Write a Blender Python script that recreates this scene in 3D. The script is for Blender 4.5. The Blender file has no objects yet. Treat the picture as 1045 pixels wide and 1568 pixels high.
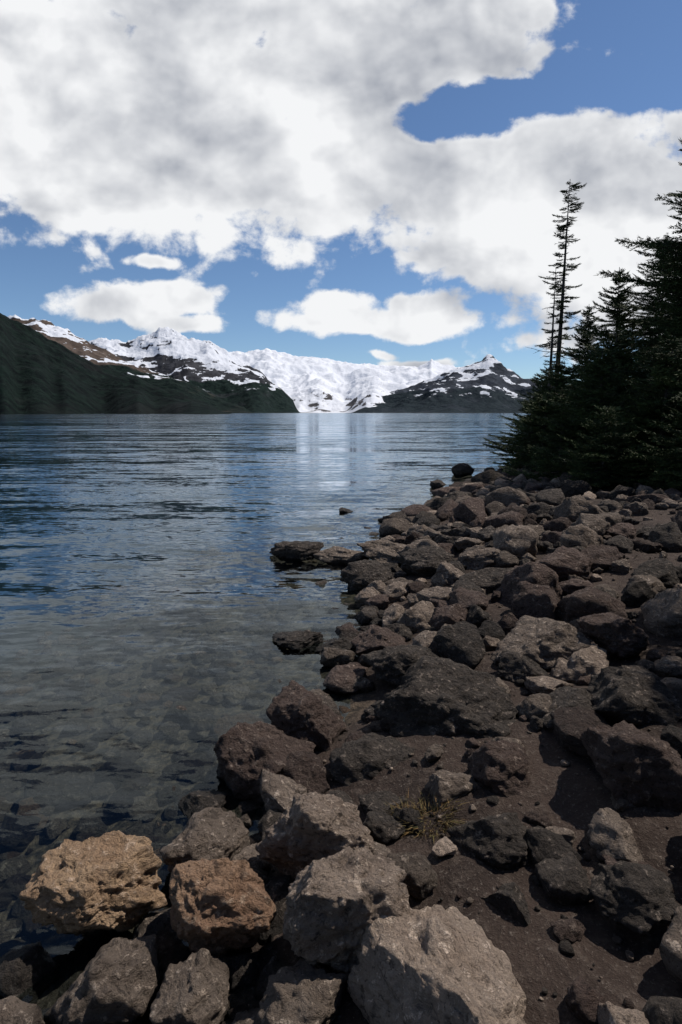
import bpy, bmesh, math, random
import numpy as np
from mathutils import Vector, noise, Matrix

random.seed(7); rng=np.random.default_rng(7)
scene=bpy.context.scene
R=math.radians

# ------------------------------------------------------------------ helpers
class G:
    """tiny node-graph helper"""
    def __init__(s,tree): s.t=tree; s.n=tree.nodes; s.l=tree.links
    def new(s,typ,**kw):
        nd=s.n.new(typ)
        for k,v in kw.items(): setattr(nd,k,v)
        return nd
    def set(s,sock,v):
        if isinstance(v,bpy.types.NodeSocket): s.l.new(v,sock)
        elif v is not None: sock.default_value=v
    def m(s,op,a,b=None,c=None,clamp=False):
        nd=s.new('ShaderNodeMath',operation=op,use_clamp=clamp)
        s.set(nd.inputs[0],a); s.set(nd.inputs[1],b); s.set(nd.inputs[2],c)
        return nd.outputs[0]
    def v(s,op,a,b=None,out=0,scale=None,c=None):
        nd=s.new('ShaderNodeVectorMath',operation=op)
        s.set(nd.inputs[0],a)
        if b is not None: s.set(nd.inputs[1],b)
        if c is not None: s.set(nd.inputs[2],c)
        if scale is not None: s.set(nd.inputs['Scale'],scale)
        return nd.outputs[out]
    def noise(s,vec,scale,detail=4,rough=.5,out=0,dist=0.0,lac=2.0,dim='3D'):
        nd=s.new('ShaderNodeTexNoise',noise_dimensions=dim); s.set(nd.inputs['Vector'],vec)
        s.set(nd.inputs['Scale'],scale); nd.inputs['Detail'].default_value=detail
        nd.inputs['Roughness'].default_value=rough; nd.inputs['Distortion'].default_value=dist
        nd.inputs['Lacunarity'].default_value=lac
        return nd.outputs[out]
    def voro(s,vec,scale,feature='F1',out=0,rand=1.0,dim='3D'):
        nd=s.new('ShaderNodeTexVoronoi',feature=feature,voronoi_dimensions=dim); s.set(nd.inputs['Vector'],vec)
        nd.inputs['Scale'].default_value=scale; nd.inputs['Randomness'].default_value=rand
        return nd.outputs[out]
    def ss(s,x,a,b,lo=0.0,hi=1.0):
        nd=s.new('ShaderNodeMapRange',interpolation_type='SMOOTHSTEP')
        s.set(nd.inputs['Value'],x)
        for k,v in (('From Min',a),('From Max',b),('To Min',lo),('To Max',hi)): s.set(nd.inputs[k],v)
        return nd.outputs['Result']
    def mix(s,f,a,b,typ='MIX'):
        nd=s.new('ShaderNodeMix',data_type='RGBA',blend_type=typ)
        s.set(nd.inputs[0],f)
        for i,c in ((6,a),(7,b)):
            if isinstance(c,tuple) and len(c)==3: c=(*c,1)
            s.set(nd.inputs[i],c)
        return nd.outputs[2]
    def mapv(s,vec,scale=(1,1,1),rot=(0,0,0),loc=(0,0,0)):
        nd=s.new('ShaderNodeMapping'); s.set(nd.inputs['Vector'],vec)
        nd.inputs['Scale'].default_value=scale; nd.inputs['Rotation'].default_value=rot
        nd.inputs['Location'].default_value=loc
        return nd.outputs[0]
    def sep(s,vec):
        nd=s.new('ShaderNodeSeparateXYZ'); s.set(nd.inputs[0],vec); return nd.outputs
    def comb(s,x,y,z):
        nd=s.new('ShaderNodeCombineXYZ')
        for i,a in enumerate((x,y,z)): s.set(nd.inputs[i],a)
        return nd.outputs[0]

def new_mat(name):
    m=bpy.data.materials.new(name); m.use_nodes=True
    m.node_tree.nodes.clear(); g=G(m.node_tree)
    g.out=g.new('ShaderNodeOutputMaterial'); return m,g
def principled(g,col,rough=.8,normal=None,spec=.3):
    p=g.new('ShaderNodeBsdfPrincipled')
    g.set(p.inputs['Base Color'],col if not (isinstance(col,tuple) and len(col)==3) else (*col,1))
    g.set(p.inputs['Roughness'],rough); g.set(p.inputs['Specular IOR Level'],spec)
    if normal is not None: g.set(p.inputs['Normal'],normal)
    g.l.new(p.outputs[0],g.out.inputs['Surface']); return p
def bump(g,h,strength=1,dist=.02,normal=None):
    b=g.new('ShaderNodeBump'); g.set(b.inputs['Height'],h); g.set(b.inputs['Strength'],strength)
    g.set(b.inputs['Distance'],dist); g.set(b.inputs['Normal'],normal); return b.outputs[0]

def mesh_np(name,V,F,mats=(),midx=None,smooth=True,parent=None):
    me=bpy.data.meshes.new(name)
    V=np.asarray(V,dtype=np.float32); F=np.asarray(F,dtype=np.int32)
    k=F.shape[1]
    me.vertices.add(len(V)); me.vertices.foreach_set('co',V.ravel())
    me.loops.add(F.size); me.loops.foreach_set('vertex_index',F.ravel())
    me.polygons.add(len(F)); me.polygons.foreach_set('loop_start',np.arange(0,F.size,k,dtype=np.int32))
    me.polygons.foreach_set('loop_total',np.full(len(F),k,dtype=np.int32))
    if midx is not None: me.polygons.foreach_set('material_index',np.asarray(midx,dtype=np.int32))
    me.polygons.foreach_set('use_smooth',np.full(len(F),smooth))
    me.update(calc_edges=True)
    for m in mats: me.materials.append(m)
    ob=bpy.data.objects.new(name,me); scene.collection.objects.link(ob)
    if parent: ob.parent=parent
    return ob

# ------------------------------------------------------------------ camera
cam=bpy.data.cameras.new('camera'); camo=bpy.data.objects.new('camera',cam)
scene.collection.objects.link(camo); scene.camera=camo
cam.sensor_fit='VERTICAL'; cam.sensor_height=36; cam.lens=20
cam.clip_start=.05; cam.clip_end=60000
camo.location=(0,0,2.0); camo.rotation_euler=(R(90-9.9),0,0)

# ------------------------------------------------------------------ sun
sv=Vector((.74,.36,1.15)).normalized()
sun=bpy.data.lights.new('sun','SUN'); sun.energy=5.0; sun.angle=R(.5); sun.color=(1,.92,.82)
so=bpy.data.objects.new('sun',sun); scene.collection.objects.link(so)
so.rotation_euler=sv.to_track_quat('Z','Y').to_euler(); so.location=(0,0,30)

# ------------------------------------------------------------------ sky with clouds
w=bpy.data.worlds.new('World'); scene.world=w; w.use_nodes=True
w.node_tree.nodes.clear(); g=G(w.node_tree)
sky=g.new('ShaderNodeTexSky'); sky.sky_type='NISHITA'; sky.sun_disc=False
sky.sun_elevation=math.asin(sv.z); sky.sun_rotation=math.atan2(sv.x,sv.y)
sky.altitude=1500; sky.air_density=1.0; sky.dust_density=.4; sky.ozone_density=1.5
CL=[(-.2,.54,.85,.295,1.9),(.33,.350,.285,.118,1.5),(.50,.26,.34,.17,1.5),(.22,.280,.17,.075,1.2),
     (.15,.62,.25,.12,1.4),(.545,.475,.06,.075,1.2),
     (-.325,.180,.15,.040,1.35),(-.265,.143,.08,.018,1.0),(-.305,.242,.06,.016,.8),
     (.064,.154,.205,.032,1.35),(.13,.178,.10,.030,1.1),(-.01,.172,.09,.028,1.1),
     (.064,.098,.04,.012,.9),(.135,.083,.07,.014,1.0)]
HOLES=[(.52,.60,.17,.095,1.0),(.17,.462,.085,.026,1.0),(.28,.488,.12,.028,1.1),(.43,.515,.13,.050,1.1)]
tc=g.new('ShaderNodeTexCoord'); D=tc.outputs['Generated']
dx,dy,dz=g.sep(D)
ym=g.m('MAXIMUM',dy,.12)
P=g.comb(g.m('DIVIDE',dx,ym),g.m('DIVIDE',dz,ym),0.0)
wn=g.noise(P,6.0,2,.5,out=1,dim='2D')
Pw=g.v('MULTIPLY_ADD',wn,(.07,.05,0),c=g.v('ADD',P,(-.035,-.025,0)))
def ell(e,sgn=1):
    L=g.v('LENGTH',g.v('MULTIPLY_ADD',Pw,(1/e[2],1/e[3],0),c=(-e[0]/e[2],-e[1]/e[3],0)),out=1)
    return g.m('MULTIPLY_ADD',L,-e[4]*sgn,e[4]*sgn)
f=None
for e in CL:
    x=ell(e); f=x if f is None else g.m('SMOOTH_MAX',f,x,.08)
for e in HOLES: f=g.m('SMOOTH_MIN',f,ell(e,-1),.15)
f=g.m('MINIMUM',f,.62)
Ps=g.v('MULTIPLY',P,(1,1.3,1))
nA=g.noise(Ps,10.5,8,.60,dim='2D',dist=.12)
nS=g.noise(Ps,5.6,4,.46,dim='2D',dist=.1)
nB=g.noise(g.v('ADD',Ps,(.016,.038,0)),5.6,4,.46,dim='2D',dist=.1)
vb=g.voro(g.v('MULTIPLY_ADD',wn,(.10,.10,0),c=Ps),21,dim='2D')
bil=g.m('SUBTRACT',.42,vb)
nn=g.m('MULTIPLY_ADD',g.m('SUBTRACT',nA,.5),1.50,g.m('MULTIPLY',bil,.32))
den=g.m('ADD',f,nn)
alpha_f=g.ss(den,-.05,.32)
zz=g.m('ADD',g.m('MAXIMUM',dz,0.0),.12)
Q=g.comb(g.m('DIVIDE',dx,zz),g.m('DIVIDE',dy,zz),0.0)
alpha_b=g.ss(g.noise(Q,1.1,3,.55,dim='2D'),.55,.68)
front=g.m('MULTIPLY',g.ss(dy,.25,.45),g.ss(dz,.76,.60))
al=g.m('ADD',g.m('MULTIPLY',alpha_f,front),g.m('MULTIPLY',alpha_b,g.m('SUBTRACT',1.0,front)))
al=g.m('MULTIPLY',al,g.ss(dz,-.01,.02))
edge=g.m('MULTIPLY',g.m('SUBTRACT',nS,nB),2.3)
low=g.m('MULTIPLY',g.m('SUBTRACT',g.noise(P,2.7,2,.5,dim='2D'),.5),1.7)
thick=g.m('MULTIPLY',g.ss(den,.1,.8),-.26)
fine=g.m('MULTIPLY_ADD',g.m('SUBTRACT',nA,.5),.20,g.m('MULTIPLY',bil,.22))
lit=g.m('ADD',g.m('ADD',edge,g.m('ADD',low,fine)),g.m('ADD',thick,.90),clamp=True)
ccol=g.mix(lit,(3.7,3.95,4.5),(9.1,9.2,9.35))
skyc=g.v('MULTIPLY',sky.outputs[0],(.76,.88,1.0))
col=g.mix(al,skyc,ccol)
bg=g.new('ShaderNodeBackground'); g.set(bg.inputs['Color'],col); bg.inputs['Strength'].default_value=.1
wo=g.new('ShaderNodeOutputWorld'); g.l.new(bg.outputs[0],wo.inputs[0])
w.cycles.sampling_method='MANUAL'; w.cycles.sample_map_resolution=256

# ------------------------------------------------------------------ terrain
SY=[-400,-20,-3,0,1.2,1.5,1.9,2.35,2.85,3.1,3.4,4,5.6,7.2,9,11,15,20,23,30,60,200,1000,3500,9000]
SX=[-250,-9,-2,-.6,-.25,-.22,-.30,-.40,-.45,-.2,-.02,.12,.40,.5,1.0,1.6,3.4,5.7,6.9,9.3,20,72,370,1400,4200]
def shore_x(y): return np.interp(y,SY,SX)
def base_h(x,y):
    d=(x-shore_x(y))*.85
    land=np.where(d<.8,.30*d,.24+.125*(d-.8)); land=np.where(d<3,land,.515+.07*(d-3))
    land=np.where(d>14,1.28+.12*(d-14),land); land=np.minimum(land,60)
    bed=np.where(d>-3,.15*d,-.45+.30*(d+3)); bed=np.maximum(bed,-9)
    return np.where(d>0,land,bed)
def warp(n,near,far):
    s=np.linspace(-1,1,n); k=9.5
    return np.sinh(s*k)/np.sinh(k)*far
gx=warp(521,0,16000)+.6; gy=warp(521,0,16000)+2.6
GX,GY=np.meshgrid(gx,gy); H=base_h(GX,GY)
fx,fy=GX.ravel(),GY.ravel(); hz=H.ravel().copy()
near=(np.abs(fx)<40)&(np.abs(fy)<60)
for i in np.nonzero(near)[0]:
    p=Vector((fx[i],fy[i],0))
    hz[i]+=.07*noise.fractal(p*.9,1,2,4)+.022*noise.noise(p*7)+.010*noise.noise(p*22)
n=521; idx=np.arange(n*n).reshape(n,n)
F=np.stack([idx[:-1,:-1].ravel(),idx[:-1,1:].ravel(),idx[1:,1:].ravel(),idx[1:,:-1].ravel()],1)
def ground_z(x,y):
    p=Vector((x,y,0))
    return float(base_h(np.array(x),np.array(y)))+.07*noise.fractal(p*.9,1,2,4)

m_soil,g=new_mat('shore_soil')
geo=g.new('ShaderNodeNewGeometry'); pos=geo.outputs['Position']; px,py,pz=g.sep(pos)
n1=g.noise(pos,1.3,4,.6); n2=g.noise(pos,16,7,.72); n3=g.noise(pos,70,3,.7)
soil=g.mix(g.ss(n1,.35,.65),(.024,.0165,.0135),(.046,.032,.026))
soil=g.mix(g.ss(n2,.48,.70),soil,(.074,.057,.047))
shore_c=g.mix(g.m('MULTIPLY',g.ss(n3,.56,.72),.6),soil,(.17,.145,.125))
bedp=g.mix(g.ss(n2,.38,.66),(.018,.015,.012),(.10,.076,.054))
bed=g.mix(g.ss(pz,-.10,-.65),bedp,(.010,.016,.019)); bed=g.mix(g.ss(pz,-.40,-1.7),bed,(.003,.022,.044))  # bed colour dims and blues with depth, painting in the water's light absorption
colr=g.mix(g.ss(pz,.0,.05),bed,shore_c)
hh=g.m('ADD',n2,g.m('MULTIPLY',n3,.35))
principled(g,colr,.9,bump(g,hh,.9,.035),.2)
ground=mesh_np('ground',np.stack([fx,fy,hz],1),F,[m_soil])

# ------------------------------------------------------------------ water (wave slopes taken straight from the noise field)
m_w,g=new_mat('lake_water')
geo=g.new('ShaderNodeNewGeometry'); pos=geo.outputs['Position']
dist=g.v('LENGTH',pos,out=1)
def slope(scale_xy,rot,s,det,ax,ay,ds=0.0):
    nd=g.noise(g.mapv(pos,scale_xy,(0,0,rot)),s,det,.55,out=1,dim='2D',dist=ds)
    return g.v('MULTIPLY',g.v('SUBTRACT',nd,(.5,.5,.5)),(ax,ay,0))
s1=slope((.42,1.9,1),R(8),1.2,3,.12,.38,.3)
s2=slope((1.2,4.0,1),R(-16),3.4,3,.16,.32,.3)
s3=slope((.05,.36,1),R(4),1.0,3,.05,.30)
patch=g.ss(g.noise(g.mapv(pos,(.015,.07,1)),1,2,.5,dim='2D'),.35,.65,.6,1.25)
amp=g.m('MULTIPLY',patch,g.ss(dist,1.5,14,.62,.95))
sl=g.v('SCALE',g.v('ADD',g.v('ADD',s1,s2),s3),scale=amp)
nb=g.v('NORMALIZE',g.v('ADD',sl,(0,0,1)))
fr=g.new('ShaderNodeFresnel'); fr.inputs['IOR'].default_value=1.33; g.l.new(nb,fr.inputs['Normal'])
gl=g.new('ShaderNodeBsdfGlossy'); g.set(gl.inputs['Roughness'],g.ss(dist,5,200,.02,.08)); g.l.new(nb,gl.inputs['Normal'])
gl.inputs['Color'].default_value=(.82,.92,1,1)
tr=g.new('ShaderNodeBsdfTransparent'); tr.inputs['Color'].default_value=(.74,.82,.81,1)
mx=g.new('ShaderNodeMixShader'); g.l.new(fr.outputs[0],mx.inputs[0]); g.l.new(tr.outputs[0],mx.inputs[1]); g.l.new(gl.outputs[0],mx.inputs[2])
g.l.new(mx.outputs[0],g.out.inputs['Surface'])
lake=mesh_np('lake_water',[(-16000,-16000,0),(16000,-16000,0),(16000,16000,0),(-16000,16000,0)],[(0,1,2,3)],[m_w],smooth=False)

# ------------------------------------------------------------------ mountains
def mountain_mat(name,snow_lo,snow_hi,amount,tree_h,rockc,forc,forc2,snowc=(.54,.57,.63),patch=3.2,fine=1.3,bd=26.0,top=.25,tsc=30):
    m,g=new_mat(name)
    geo=g.new('ShaderNodeNewGeometry'); pos=geo.outputs['Position']; px,py,pz=g.sep(pos)
    nz=g.sep(geo.outputs['Normal'])[2]
    k=g.v('SCALE',pos,scale=.001)
    nA=g.noise(g.mapv(k,(1.0,.8,3.6),(0,R(24),0)),3.4,5,.56)
    nB=g.noise(g.mapv(k,(1,1,1.7),(0,R(-30),0)),9,6,.62)
    alt=g.ss(pz,snow_lo,snow_hi,-.35,top)
    sm=g.m('ADD',g.m('ADD',alt,amount),g.m('ADD',g.m('MULTIPLY',g.m('SUBTRACT',nA,.5),patch),g.m('MULTIPLY',g.m('SUBTRACT',nB,.5),fine)))
    sm=g.m('ADD',sm,g.m('MULTIPLY',g.m('SUBTRACT',nz,.8),1.6))
    snow=g.ss(sm,-.02,.03)
    rock=g.mix(g.ss(nB,.35,.65),tuple(c*.5 for c in rockc),rockc)
    nT=g.noise(g.mapv(k,(1,1,.45)),tsc,5,.75); fr=g.mix(g.ss(nT,.40,.60),forc,forc2)
    fr=g.mix(g.m('MULTIPLY',g.ss(nA,.55,.68),.4),fr,rock)
    tm=g.ss(g.m('ADD',pz,g.m('MULTIPLY',g.m('SUBTRACT',nA,.5),tree_h*1.6)),tree_h*1.08,tree_h*.9)
    c=g.mix(tm,rock,fr); snow=g.m('MULTIPLY',snow,g.ss(g.m('ADD',pz,g.m('MULTIPLY',g.m('SUBTRACT',nB,.5),tree_h)),tree_h*.72,tree_h*.85))
    c=g.mix(snow,c,snowc)
    rs=g.m('SUBTRACT',1.0,g.m('MULTIPLY',snow,.5))
    principled(g,c,.9,bump(g,g.m('ADD',g.m('ADD',g.m('MULTIPLY',nB,1.0),nA),g.m('MULTIPLY',nT,.5)),rs,bd),.04)
    return m
def ridge(name,table,D0,D1,mat,rough=.10,ns=420,nt=100,seed=0,prof=1.25,fscale=1.0,jag=.05,oct=6,hh=.8):
    """table: (bearing tangent*1000, elevation tangent*1000); D1 = crest distance, D0 = foot distance"""
    b=np.array([t[0] for t in table])/1000.; e=np.array([t[1] for t in table])/1000.
    bs=np.linspace(b[0],b[-1],ns); es=np.interp(bs,b,e)
    V=[]
    ts=np.concatenate([np.linspace(0,1,nt),1+np.linspace(.03,.8,14)])
    L=D1-D0
    for j,t in enumerate(ts):
        for i in range(ns):
            hc=es[i]*D1
            sp=noise.fractal(Vector((bs[i]*9*fscale,seed,1.3)),1,2,3)
            dist=D0+L*t+ (1-min(t,1))*L*.28*sp
            if t<=1: z=hc*(t**(prof+.25*sp))
            else: z=hc*(1-(t-1)*1.1)
            x=bs[i]*dist; y=dist
            p=Vector((x*.0011*fscale+seed,y*.0011*fscale,seed))
            rn=noise.ridged_multi_fractal(p,hh,2.1,oct,1.0,2.0)-1.0
            env=min(1,t*4)*(1.0 if t<.75 else (max(0,1-t)/.25)**.7*.9+.1 if t<=1 else .12)
            z+=rn*rough*D1*.12*env*min(1,hc/(.05*D1)+.1)
            z+=noise.fractal(p*9,.9,2.1,4)*jag*hc*.5*min(1,t*3)*(.3+.7*min(1,max(0,(t-.8)/.2)))
            ex=min(i,ns-1-i)/12.
            z=max(z*min(1,ex),-5)
            V.append((x,y,z))
    m=len(ts); idx=np.arange(m*ns).reshape(m,ns)
    F=np.stack([idx[:-1,:-1].ravel(),idx[:-1,1:].ravel(),idx[1:,1:].ravel(),idx[1:,:-1].ravel()],1)
    return mesh_np(name,V,F,[mat])
mt_near=mountain_mat('near_forest_slope',3000,3500,-.6,2000,(.014,.014,.015),(.001,.0028,.0032),(.0055,.0120,.0098),bd=16,tsc=40)
mt_brown=mountain_mat('brown_peak_rock',330,560,-.02,270,(.105,.082,.070),(.002,.006,.006),(.009,.017,.014),top=.1)
mt_main=mountain_mat('snow_massif_rock',300,620,.13,250,(.050,.052,.060),(.003,.008,.008),(.011,.021,.018),top=.22)
mt_glac=mountain_mat('glacier_snow',60,420,.34,1,(.12,.115,.12),(.10,.095,.09),(.08,.075,.07),(.62,.65,.71),2.1,1.0,24.,top=.45)
mt_right=mountain_mat('right_massif_rock',210,560,-.02,190,(.047,.056,.073),(.009,.015,.021),(.019,.028,.033),top=.10)  # blue tint in rock and forest colours paints in the distance haze
ridge('forested_mountain',[(-1500,150),(-1000,225),(-800,215),(-690,200),(-582,168),(-525,138),(-470,106),(-415,78),(-360,54),(-303,32),(-250,15),(-190,2)],900,2200,mt_near,.20,seed=3.1,prof=1.05,jag=.07)
ridge('brown_peak_mountain',[(-760,120),(-640,138),(-582,149),(-549,163),(-515,158),(-470,142),(-426,118),(-381,97),(-342,80),(-292,62),(-247,44),(-200,20),(-150,4)],2600,4000,mt_brown,.12,seed=8.7,prof=1.1,jag=.10,hh=.85)
ridge('snowy_massif_mountain',[(-520,100),(-437,117),(-398,124),(-365,118),(-331,128),(-309,140),(-287,139),(-259,125),(-214,114),(-192,102),(-170,88),(-136,68),(-103,40),(-69,3)],3800,6000,mt_main,.14,seed=15.3,prof=1.1,jag=.10,hh=.88)
ridge('glacier_mountain',[(-330,90),(-214,100),(-158,103),(-125,107),(-80,97),(-25,90),(31,83),(87,78),(131,77),(148,85),(154,91),(165,85),(198,76),(240,72),(300,60),(360,20)],4800,9500,mt_glac,.12,seed=22.9,prof=1.5,jag=.07,oct=6,hh=1.0)
ridge('rocky_peak_mountain',[(15,3),(53,24),(87,36),(131,46),(170,62),(198,74),(225,82),(240,90),(250,99),(256,99),(266,92),(282,78),(310,62),(343,52),(388,42),(480,40),(620,60),(900,80)],3900,6600,mt_right,.13,seed=31.4,prof=1.15,jag=.12,hh=.85)

# ------------------------------------------------------------------ rocks
def rock_mat(name,c1,c2,c3,lichen=(.3,.28,.25)):
    m,g=new_mat(name)
    tc=g.new('ShaderNodeTexCoord'); oi=g.new('ShaderNodeObjectInfo'); geo=g.new('ShaderNodeNewGeometry')
    P=g.v('ADD',tc.outputs['Object'],g.v('SCALE',g.comb(oi.outputs['Random'],oi.outputs['Random'],0.0),scale=37.0))
    pz=g.sep(geo.outputs['Position'])[2]
    n1=g.noise(P,5,3,.6); n2=g.noise(P,26,8,.74); v1=g.voro(P,38)
    cr=g.noise(g.mapv(P,(1,1,2.2),(R(25),R(15),0)),9,6,.66,dist=.7)
    c=g.mix(g.ss(n1,.32,.68),c1,c2); c=g.mix(g.ss(n2,.42,.66),c,c3)
    c=g.mix(g.m('MULTIPLY',g.ss(n2,.54,.65),.9),c,lichen)
    c=g.mix(g.m('MULTIPLY',g.ss(n2,.47,.36),.80),c,tuple(x*.2 for x in c1))
    c=g.mix(g.m('MULTIPLY',g.ss(cr,.43,.35),.55),c,tuple(x*.25 for x in c1))
    tone=g.m('ADD',.62,g.m('MULTIPLY',geo.outputs['Random Per Island'],.95))
    c=g.v('SCALE',c,scale=tone)
    wet=g.ss(pz,.10,.02)
    c=g.mix(wet,c,g.mix(1.0,c,(.36,.36,.36),'MULTIPLY'))
    h=g.m('ADD',g.m('MULTIPLY',cr,1.7),g.m('ADD',g.m('MULTIPLY',n2,1.2),g.m('MULTIPLY',v1,-.3)))
    principled(g,c,g.ss(pz,.02,.10,.5,.95),bump(g,h,1.0,.065),.2)
    return m
R_TAN=rock_mat('tan_rock',(.31,.205,.13),(.42,.295,.19),(.23,.155,.10),(.56,.42,.31))
R_ORG=rock_mat('rusty_rock',(.24,.145,.095),(.32,.21,.14),(.17,.11,.075),(.44,.32,.235))
R_WRM=rock_mat('warm_grey_rock',(.20,.155,.125),(.30,.24,.195),(.14,.110,.090),(.54,.44,.36))
R_GRY=rock_mat('grey_rock',(.125,.098,.080),(.19,.153,.125),(.090,.072,.060),(.42,.345,.285))
R_PALE=rock_mat('pale_rock',(.29,.225,.18),(.40,.32,.26),(.19,.15,.12),(.66,.54,.45))
R_DRK=rock_mat('dark_rock',(.044,.037,.032),(.068,.057,.049),(.032,.027,.024),(.20,.165,.14))
R_RED=rock_mat('reddish_rock',(.068,.047,.040),(.096,.070,.060),(.046,.033,.028),(.21,.165,.14))

_ico={}
def ico(sub):
    if sub not in _ico:
        bm=bmesh.new(); bmesh.ops.create_icosphere(bm,subdivisions=sub,radius=1)
        _ico[sub]=(np.array([v.co[:] for v in bm.verts]),np.array([[v.index for v in f.verts] for f in bm.faces])); bm.free()
    return _ico[sub]
def rock_shape(sub,seed,detail=1.0):
    r=np.random.default_rng(seed); V,F=ico(sub); V=V.copy()
    sd=seed*1.37%97
    box=1/(np.abs(V)**5).sum(1)**.2; V*=(.45+.55*box)[:,None]
    low=np.array([noise.noise(Vector(v)*1.1+Vector((sd,0,0))) for v in V]); V*=(1+.34*low)[:,None]
    for k in range(13):
        nrm=r.normal(size=3); nrm/=np.linalg.norm(nrm); dd=r.uniform(.58,.95)
        s=V@nrm; o=s>dd
        V[o]-=nrm*((s[o]-dd)*.90)[:,None]
    nr=V/np.linalg.norm(V,axis=1)[:,None]
    if sub>=3:
        dsp=np.zeros(len(V)); o=Vector((sd,sd*.5,3))
        for i,v in enumerate(V):
            p=Vector(v)+o
            a=noise.fractal(p*2.4,.75,2.1,4 if sub<5 else 6)
            b=(noise.ridged_multi_fractal(p*2.4,.75,2.2,3 if sub<5 else 6,1.0,2.0)-1.1) if sub>=4 else 0
            dsp[i]=.10*a-.080*b
        V+=nr*(dsp*detail)[:,None]
    return V,F
def rotz(a): c,s=math.cos(a),math.sin(a); return np.array([[c,-s,0],[s,c,0],[0,0,1]])
def rot_rand(r,tilt=.5):
    e=Matrix.Rotation(r.uniform(0,6.28),3,'Z')@Matrix.Rotation(r.uniform(-tilt,tilt),3,'X')@Matrix.Rotation(r.uniform(-tilt,tilt),3,'Y')
    return np.array(e)
def boulder(x,y,zc,wd,dp,ht,mat,seed,sub=5,yaw=0,tilt=(0,0)):
    V,F=rock_shape(sub,seed)
    V=V@rot_rand(np.random.default_rng(seed),.4 if sub==6 else 3.0).T
    ext=(V.max(0)-V.min(0))/2; cen=(V.max(0)+V.min(0))/2
    V=(V-cen)/ext*np.array([wd/2,dp/2,ht/2])
    M=np.array(Matrix.Rotation(yaw,3,'Z')@Matrix.Rotation(tilt[0],3,'X')@Matrix.Rotation(tilt[1],3,'Y'))
    V=V@M.T
    ob=mesh_np('boulder',V,F,[mat]); ob.location=(x,y,zc); return ob
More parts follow.
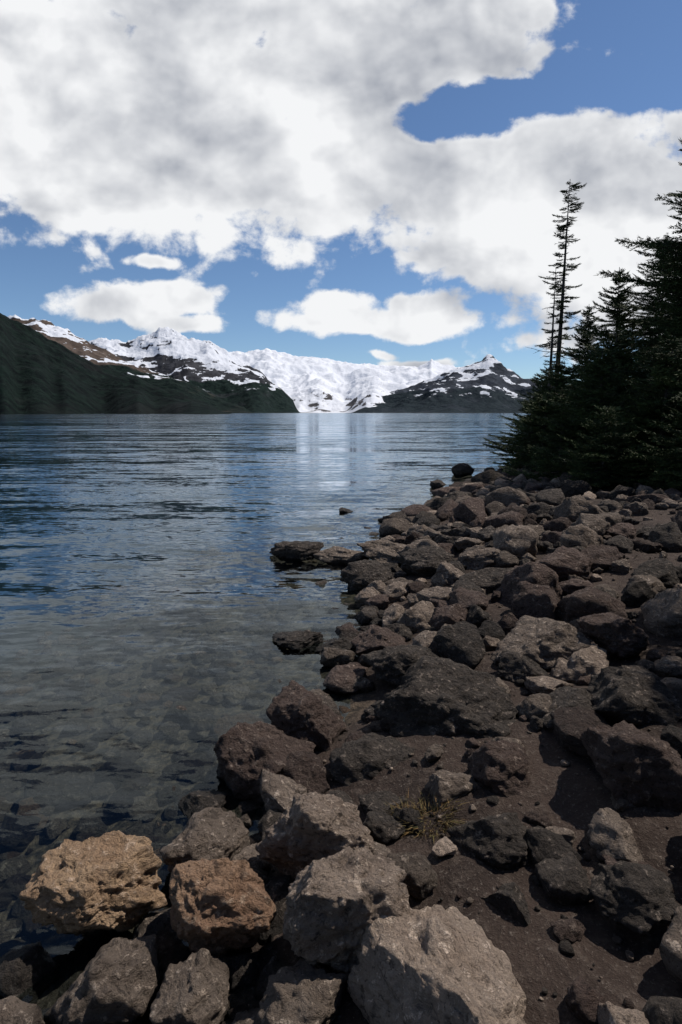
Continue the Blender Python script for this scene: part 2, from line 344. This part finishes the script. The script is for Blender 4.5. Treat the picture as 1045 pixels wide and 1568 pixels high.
B=[ # x,y,zc,w,d,h,mat,seed,sub,(yaw,tiltx,tilty)
 (-.95,1.95,.17,.54,.38,.34,R_TAN,11,6,(.1,.0,.1)),
 (-.45,1.86,.18,.38,.36,.38,R_ORG,80,6,(.3,.1,.0)),
 (-.09,2.15,.23,.48,.38,.46,R_WRM,13,6,(-.4,.30,.30)),
 (.04,1.74,.25,.48,.44,.42,R_WRM,14,6,(.5,.25,-.1)),
 (.35,1.42,.20,.46,.82,.46,R_PALE,75,6,(.50,-.05,.12)),
 (-.61,2.23,.08,.38,.36,.32,R_GRY,16,5),
 (-.44,2.90,.12,.54,.52,.38,R_RED,17,5),
 (-.20,3.20,.13,.42,.42,.44,R_RED,18,5),
 (.60,3.10,.22,.84,.70,.60,R_DRK,19,6),
 (.18,2.76,.10,.48,.42,.32,R_DRK,20,5),
 (.77,2.50,.27,.32,.32,.30,R_RED,21,5),
 (1.35,2.36,.42,.48,.44,.36,R_RED,22,5),
 (1.61,2.92,.42,.56,.46,.36,R_DRK,23,5),
 (1.45,3.88,.32,.76,.56,.42,R_GRY,24,5),
 (.46,3.88,.17,.56,.50,.34,R_DRK,25,5),
 (.32,4.5,.08,.48,.46,.30,R_RED,26,5),
 (-.03,4.6,.0,.40,.34,.20,R_DRK,27,5),
 (-.38,4.75,.0,.46,.36,.20,R_DRK,28,5),
 (-.63,7.9,.04,.80,.50,.32,R_DRK,29,5),
 (.33,6.43,.10,.68,.60,.42,R_DRK,30,5),
 (.66,7.5,.12,.94,.7,.36,R_GRY,31,5),
 (.05,7.7,.02,.90,.6,.26,R_GRY,32,5),
 (1.06,6.5,.20,.92,.7,.50,R_DRK,33,5),
 (1.65,6.4,.32,.60,.5,.36,R_GRY,34,5),
 (.95,4.62,.24,.40,.36,.30,R_RED,35,5),
 (.1,11.5,.0,.30,.26,.16,R_DRK,36,4),
 (1.0,10.4,.04,.62,.5,.28,R_DRK,37,4),
 (2.63,15.4,.04,.42,.4,.28,R_DRK,38,4),
 (3.95,18.5,.15,.75,.6,.52,R_DRK,39,4),
 (2.5,11.8,.15,.66,.6,.44,R_DRK,40,4),
 (.84,1.87,.26,.20,.2,.16,R_DRK,41,4),
 (.63,2.10,.24,.38,.30,.24,R_DRK,42,5),
 (1.02,1.72,.34,.30,.26,.20,R_DRK,43,5),
 (1.10,1.50,.36,.24,.24,.22,R_GRY,44,4),
 (.62,1.82,.18,.26,.26,.22,R_DRK,45,5),
 (-.81,1.66,.04,.38,.36,.34,R_GRY,46,5),
 (-.50,1.58,.06,.26,.26,.26,R_GRY,47,5),
 (-.36,1.72,.0,.22,.2,.2,R_DRK,48,4),
 (-.12,1.52,.08,.28,.26,.26,R_GRY,49,5),
 (-.31,1.47,.03,.34,.30,.22,R_GRY,50,5),
 (-1.10,1.50,.0,.28,.26,.24,R_GRY,51,4),
 (-1.14,1.74,-.03,.28,.26,.22,R_DRK,52,4),
 (-.70,1.92,-.03,.26,.22,.2,R_GRY,53,4),
 (.24,2.45,.09,.32,.28,.2,R_DRK,54,5),
 (1.2,3.55,.28,.34,.3,.26,R_DRK,55,5),
 (.92,3.0,.24,.22,.24,.26,R_DRK,56,4),
 (.42,2.07,.235,.11,.08,.05,R_PALE,57,4),
 (1.95,3.85,.45,.5,.4,.3,R_RED,58,5),
 (1.6,1.95,.5,.4,.3,.26,R_DRK,59,5),
 (-.62,1.38,.02,.34,.3,.24,R_GRY,60,5),
 (.06,1.30,.04,.3,.26,.24,R_DRK,61,5),
 (-.28,1.98,.02,.26,.26,.24,R_DRK,62,4),
 (.0,2.48,.04,.26,.24,.22,R_DRK,63,4),
 (-.22,1.68,.0,.20,.2,.2,R_DRK,64,4),
 (-.46,1.40,.0,.24,.2,.2,R_DRK,65,4),
 (-.92,1.42,-.02,.26,.24,.2,R_GRY,66,4),
 (-.14,1.30,.02,.30,.26,.2,R_GRY,67,5),
 (-.62,1.78,-.02,.20,.2,.16,R_RED,68,4),
 (-.28,2.42,.02,.26,.26,.2,R_DRK,69,4),
 (-.72,2.62,-.01,.26,.24,.18,R_DRK,70,4),
]
for i,b in enumerate(B):
    yw,tx,ty=b[9] if len(b)>9 else (random.uniform(-.3,.3),random.uniform(-.15,.15),random.uniform(-.15,.15))
    boulder(b[0],b[1],b[2],b[3],b[4],b[5],b[6],b[7]*7+3,b[8],yaw=yw,tilt=(tx,ty))

TPL={s:[rock_shape(s,900+s*50+k) for k in range(9)] for s in (1,2,3,4)}
def scatter(name,pts,mats,probs,sub_of):
    Vs=[];Fs=[];M=[];o=0
    for (x,y,z,s,sq) in pts:
        V,F=TPL[sub_of(s,y)][rng.integers(9)]
        A=V@rot_rand(rng,3.0).T*np.array([rng.uniform(.8,1.3),rng.uniform(.8,1.2),rng.uniform(.55,.95)*sq])*s*.56
        A=A@rotz(rng.uniform(0,6.28)).T+np.array([x,y,z])
        Vs.append(A);Fs.append(F+o);o+=len(A);M.append(np.full(len(F),rng.choice(len(mats),p=probs)))
    return mesh_np(name,np.concatenate(Vs),np.concatenate(Fs),mats,np.concatenate(M))
taken=[(b[0],b[1],max(b[3],b[4])*.5) for b in B]
def ok(x,y,s,f=.75):
    for a in taken:
        if (a[0]-x)**2+(a[1]-y)**2<((a[2]+s*.5)*f)**2: return False
    return True
pts=[]
tries=0
while len(pts)<1000 and tries<45000:
    tries+=1
    y=1.2+18*rng.random()**1.15; sx=float(shore_x(y)); d=rng.exponential(2.0)-.25
    if d>7 or (y<3.4 and rng.random()<.35): continue
    x=sx+d
    s=float(np.clip(rng.lognormal(-1.42,.55),.09,.62))*(1 if y>3.5 else .6)
    if not ok(x,y,s,.64): continue
    taken.append((x,y,s*.5)); pts.append((x,y,ground_z(x,y)+s*.14,s,1.0))
scatter('shore_rocks',pts,[R_DRK,R_RED,R_GRY,R_WRM],[.30,.27,.33,.10],lambda s,y:4 if y<9 else 3)
pts=[]
for k in range(3600):
    y=1.0+11*rng.random()**1.6; x=float(shore_x(y))+rng.random()*6-.1
    if x>y*.75+1: continue
    s=float(np.clip(rng.lognormal(-4.0,.6),.008,.10)); pts.append((x,y,ground_z(x,y)+s*.15,s,.9))
scatter('small_stones',pts,[R_DRK,R_RED,R_GRY,R_PALE],[.35,.25,.28,.12],lambda s,y:2 if s>.03 else 1)
pts=[]
for k in range(2800):
    y=1.2+9*rng.random()**1.6; x=float(shore_x(y))-4.0*rng.random()**1.4+.1
    s=float(np.clip(rng.lognormal(-2.5,.5),.03,.3)); z=ground_z(x,y)
    pts.append((x,y,min(z+s*.14,-s*.22-.01),s,.7))
scatter('lakebed_stones',pts,[R_GRY,R_ORG,R_WRM,R_RED],[.34,.12,.24,.30],lambda s,y:3 if s>.1 else 2)

# ------------------------------------------------------------------ conifers
m_ndl,g=new_mat('fir_needles')
geo=g.new('ShaderNodeNewGeometry'); rp=geo.outputs['Random Per Island']; n=g.noise(geo.outputs['Position'],1.1,2,.6)
c=g.mix(g.ss(n,.35,.65),(.010,.020,.008),(.032,.052,.015)); c=g.mix(g.m('MULTIPLY',rp,.6),c,(.054,.072,.020))
p=principled(g,c,.7,None,.2)
m_bark,g=new_mat('fir_bark')
geo=g.new('ShaderNodeNewGeometry'); n=g.noise(g.mapv(geo.outputs['Position'],(12,12,3)),2,4,.6)
principled(g,g.mix(g.ss(n,.35,.65),(.026,.022,.019),(.065,.056,.049)),.9,bump(g,n,.7,.02))

def spray(seed,L0=1.0):
    """bough of unit length along +x, made of needle tufts (L0 = real length in metres)"""
    r=np.random.default_rng(seed); T=[]; k0=1/L0
    nd=.075*k0; wd=.013*k0
    for s in np.arange(.08,1.0,.07*k0):
        for side in (-1,1):
            if r.random()<.06: continue
            L=(.38*(1-s)**.7+.07)*r.uniform(.6,1.2); ang=R(r.uniform(38,65))*side
            dirv=np.array([math.cos(ang),math.sin(ang),r.uniform(-.22,.10)])
            for t in np.arange(0,L,.045*k0):
                b=np.array([s,0,0])+dirv*t
                for k in range(2):
                    a2=ang+r.uniform(-1.1,1.1); d=np.array([math.cos(a2),math.sin(a2),r.uniform(-.5,.55)])*r.uniform(.7,1.25)*nd
                    wv=np.cross(d,r.normal(size=3)); wv=wv/np.linalg.norm(wv)*wd
                    T.append([b-wv,b+wv,b+d])
    for s in np.arange(.08,1.02,.035*k0):
        b=np.array([s,0,0])
        for k in range(2):
            d=np.array([.6,r.uniform(-1,1),r.uniform(-.3,.8)]); d=d/np.linalg.norm(d)*nd
            wv=np.cross(d,r.normal(size=3)); wv=wv/np.linalg.norm(wv)*wd
            T.append([b-wv,b+wv,b+d])
    return np.array(T).reshape(-1,3)
LEN=[.3,.6,1.0,1.5,2.0]
SPR={L:[spray(50+k+int(L*100),L) for k in range(5)] for L in LEN}
def tube(path,rad,k=7):
    path=np.array(path); V=[];F=[]
    for i,(p,r) in enumerate(zip(path,rad)):
        t=path[min(i+1,len(path)-1)]-path[max(i-1,0)]; t/=np.linalg.norm(t)
        a=np.cross(t,[0,0,1] if abs(t[2])<.9 else [1,0,0]); a/=np.linalg.norm(a); b=np.cross(t,a)
        for j in range(k):
            th=j/k*6.2832; V.append(p+(a*math.cos(th)+b*math.sin(th))*r)
    for i in range(len(path)-1):
        for j in range(k):
            F.append((i*k+j,i*k+(j+1)%k,(i+1)*k+(j+1)%k,(i+1)*k+j))
    return np.array(V),np.array(F)
def conifer(name,H,Rc,seed,dens=1.0,sparse=False,low=.03,lean=0.0,mesh=None,bareness=.5):
    root=bpy.data.objects.new(name,None); scene.collection.objects.link(root)
    r=np.random.default_rng(seed)
    if mesh is None:
        bend=r.uniform(-.1,.1,2)
        def axis(z): t=z/H; return np.array([lean*z+bend[0]*math.sin(t*4),bend[1]*math.sin(t*3.2),z])
        zs=np.linspace(-.3,H,14); TV,TF=tube([axis(z) for z in zs],[max(.008,(.011*H+.02)*(1-max(z,0)/H)**.9) for z in zs])
        TVs=[TV];TFs=[TF];to=len(TV); NV=[]
        z=H*low
        while z<H*.99:
            t=z/H
            nb=(7 if t<.85 else 5) if not sparse else 5
            prof=((1-t)**.66)*(.62+.38*min(1,t*5))
            for k in range(nb):
                if sparse and r.random()<.22: continue
                th=r.uniform(0,6.283)
                cl=1+.70*noise.noise(Vector((math.cos(th)*1.1+seed,math.sin(th)*1.1,z*1.0)))
                L=Rc*prof*cl*r.uniform(.55,1.18)
                if sparse: L=Rc*(.30+.70*(1-t)**.5)*r.uniform(.35,1.1)*(1+.8*noise.noise(Vector((math.cos(th)*.8,z*.9,seed))))
                if L<.09: L=.09
                pitch=(.55*t-.22+r.uniform(-.15,.15)) if not sparse else (-.25+.3*t+r.uniform(-.25,.25))
                o=axis(z+r.uniform(-.06,.06))
                ca,sa=math.cos(th),math.sin(th); cp,sp=math.cos(pitch),math.sin(pitch)
                X=np.array([ca*cp,sa*cp,sp]); Y=np.array([-sa,ca,0]); Z=np.cross(X,Y)
                bare=sparse and (r.random()<(bareness if t<.45 else bareness*.3))
                def curve(s): return o+X*s*L+np.array([0,0,1])*(-.18*s+.26*s*s)*L
                ss=np.linspace(0,1,5); BV,BF=tube([curve(s) for s in ss],[max(.004,.010*L+.005)*(1-.7*s) for s in ss],4)
                TVs.append(BV);TFs.append(BF+to);to+=len(BV)
                if bare:
                    for q in range(5):
                        s0=r.uniform(.3,1); b0=curve(s0); e0=b0+(X*.5+Y*r.uniform(-1,1)+np.array([0,0,r.uniform(-.6,.3)]))*L*.3
                        BV,BF=tube([b0,(b0+e0)/2,e0],[.006,.005,.004],3); TVs.append(BV);TFs.append(BF+to);to+=len(BV)
                    continue
                Lk=min(LEN,key=lambda a:abs(a-L))
                S=SPR[Lk][r.integers(5)]; wf=r.uniform(.8,1.1)*(1.0 if L>.5 else 1.3)
                if sparse:
                    tri=S.reshape(-1,3,3); keep=(tri[:,0,0]>r.uniform(.05,.3)); S=tri[keep].reshape(-1,3)
                s=S[:,0]
                Wd=o+np.outer(s*L,X)+np.outer(S[:,1]*L*wf,Y)+np.outer(S[:,2]*L,Z if Z[2]>0 else -Z)
                Wd[:,2]+=(-.18*s+.26*s*s)*L
                NV.append(Wd)
            z+=(.15 if not sparse else .20)/dens*(1.0 if t<.8 else .7)
        N=np.concatenate(NV) if NV else np.zeros((3,3)); NF=np.arange(len(N)).reshape(-1,3)
        tr=mesh_np(name+'_trunk',np.concatenate(TVs),np.concatenate(TFs),[m_bark],parent=root)
        nd=mesh_np(name+'_needles',N,NF,[m_ndl],smooth=False,parent=root)
        return root,(tr.data,nd.data)
    else:
        for nm,me in zip(('_trunk','_needles'),mesh):
            o=bpy.data.objects.new(name+nm,me); scene.collection.objects.link(o); o.parent=root
        return root,mesh
def place(root,x,y,sc=1,rz=0,sz=None):
    root.location=(x,y,ground_z(x,y)-.05); root.scale=(sc,sc,sz or sc); root.rotation_euler=(0,0,rz)
t,_=conifer('sparse_fir_tree',9.2,.80,5,1.1,True,.06,.018); place(t,7.30,20)
t,_=conifer('sparse_fir_tree',6.4,.34,6,.8,True,.06,.0,bareness=.9); place(t,7.0,19.6)
t,mA=conifer('fir_tree',5.6,1.7,21,1.0); place(t,7.9,17)
t,mB=conifer('fir_tree',9.3,2.7,22,.92); place(t,9.2,14.6)
t,mC=conifer('fir_tree',3.0,1.6,23,1.1); place(t,5.9,13.2)
t,mD=conifer('fir_tree',2.2,1.5,24,1.1); place(t,5.6,15.8)
def again(m,x,y,sc,rz,sz=None):
    t,_=conifer('fir_tree',0,0,0,mesh=m); place(t,x,y,sc,rz,sz)
again(mC,6.7,11.9,1.0,1.9)
again(mC,6.5,17.0,1.05,.7)
again(mD,6.2,18.6,1.0,2.7)
again(mD,5.0,13.0,.75,4.0)
again(mD,5.2,11.3,.75,1.2)
again(mC,7.9,12.8,1.25,3.3)
again(mD,6.3,10.3,.8,1.2)
again(mD,7.6,10.6,1.0,5.2)
again(mA,9.0,12.4,.85,2.2)
again(mA,10.2,17.5,1.1,4.4)
again(mC,7.2,15.4,1.2,5.0)
again(mB,12.5,19,1.0,2.0)
again(mA,9.2,22,1.0,5.5)
again(mC,8.6,24,1.2,1.5)
again(mB,14.5,27,1.0,.4)
# unseen firs added beside and behind the viewpoint to shade the foreground
again(mA,5.0,4.4,.90,1.0)
again(mA,4.9,2.4,.80,2.9)
again(mB,3.4,-2.4,.9,1.1)
again(mB,.6,-3.8,.9,2.1)
again(mB,-1.8,-4.6,.9,5.1)

# ------------------------------------------------------------------ dry grass tuft
m_g,g=new_mat('dry_grass'); geo=g.new('ShaderNodeNewGeometry')
principled(g,g.mix(geo.outputs['Random Per Island'],(.17,.10,.038),(.075,.07,.022)),.8)
T=[]
for (cx,cy,nn,rad) in ((.40,2.28,420,.10),(.30,2.32,200,.06),(1.9,5.2,160,.08)):
    for k in range(nn):
        a=rng.uniform(0,6.283); rr=rad*math.sqrt(rng.random()); b=np.array([cx+rr*math.cos(a),cy+rr*math.sin(a),0]); b[2]=ground_z(b[0],b[1])-.005
        d=np.array([math.cos(a)*.6+rng.normal()*.3,math.sin(a)*.6+rng.normal()*.3,rng.uniform(.4,1.1)]); L=rng.uniform(.03,.085)
        wv=np.cross(d,rng.normal(size=3)); wv=wv/np.linalg.norm(wv)*.0016; mid=b+d*L*.6; tip=b+d*L+np.array([d[0],d[1],-.4])*L*.4
        T+= [[b-wv,b+wv,mid+wv],[mid+wv,mid-wv,tip]]
T=np.array(T).reshape(-1,3); mesh_np('dry_grass',T,np.arange(len(T)).reshape(-1,3),[m_g],smooth=False)

scene.view_settings.view_transform='Standard'; scene.view_settings.look='None'
scene.view_settings.exposure=0; scene.view_settings.gamma=1
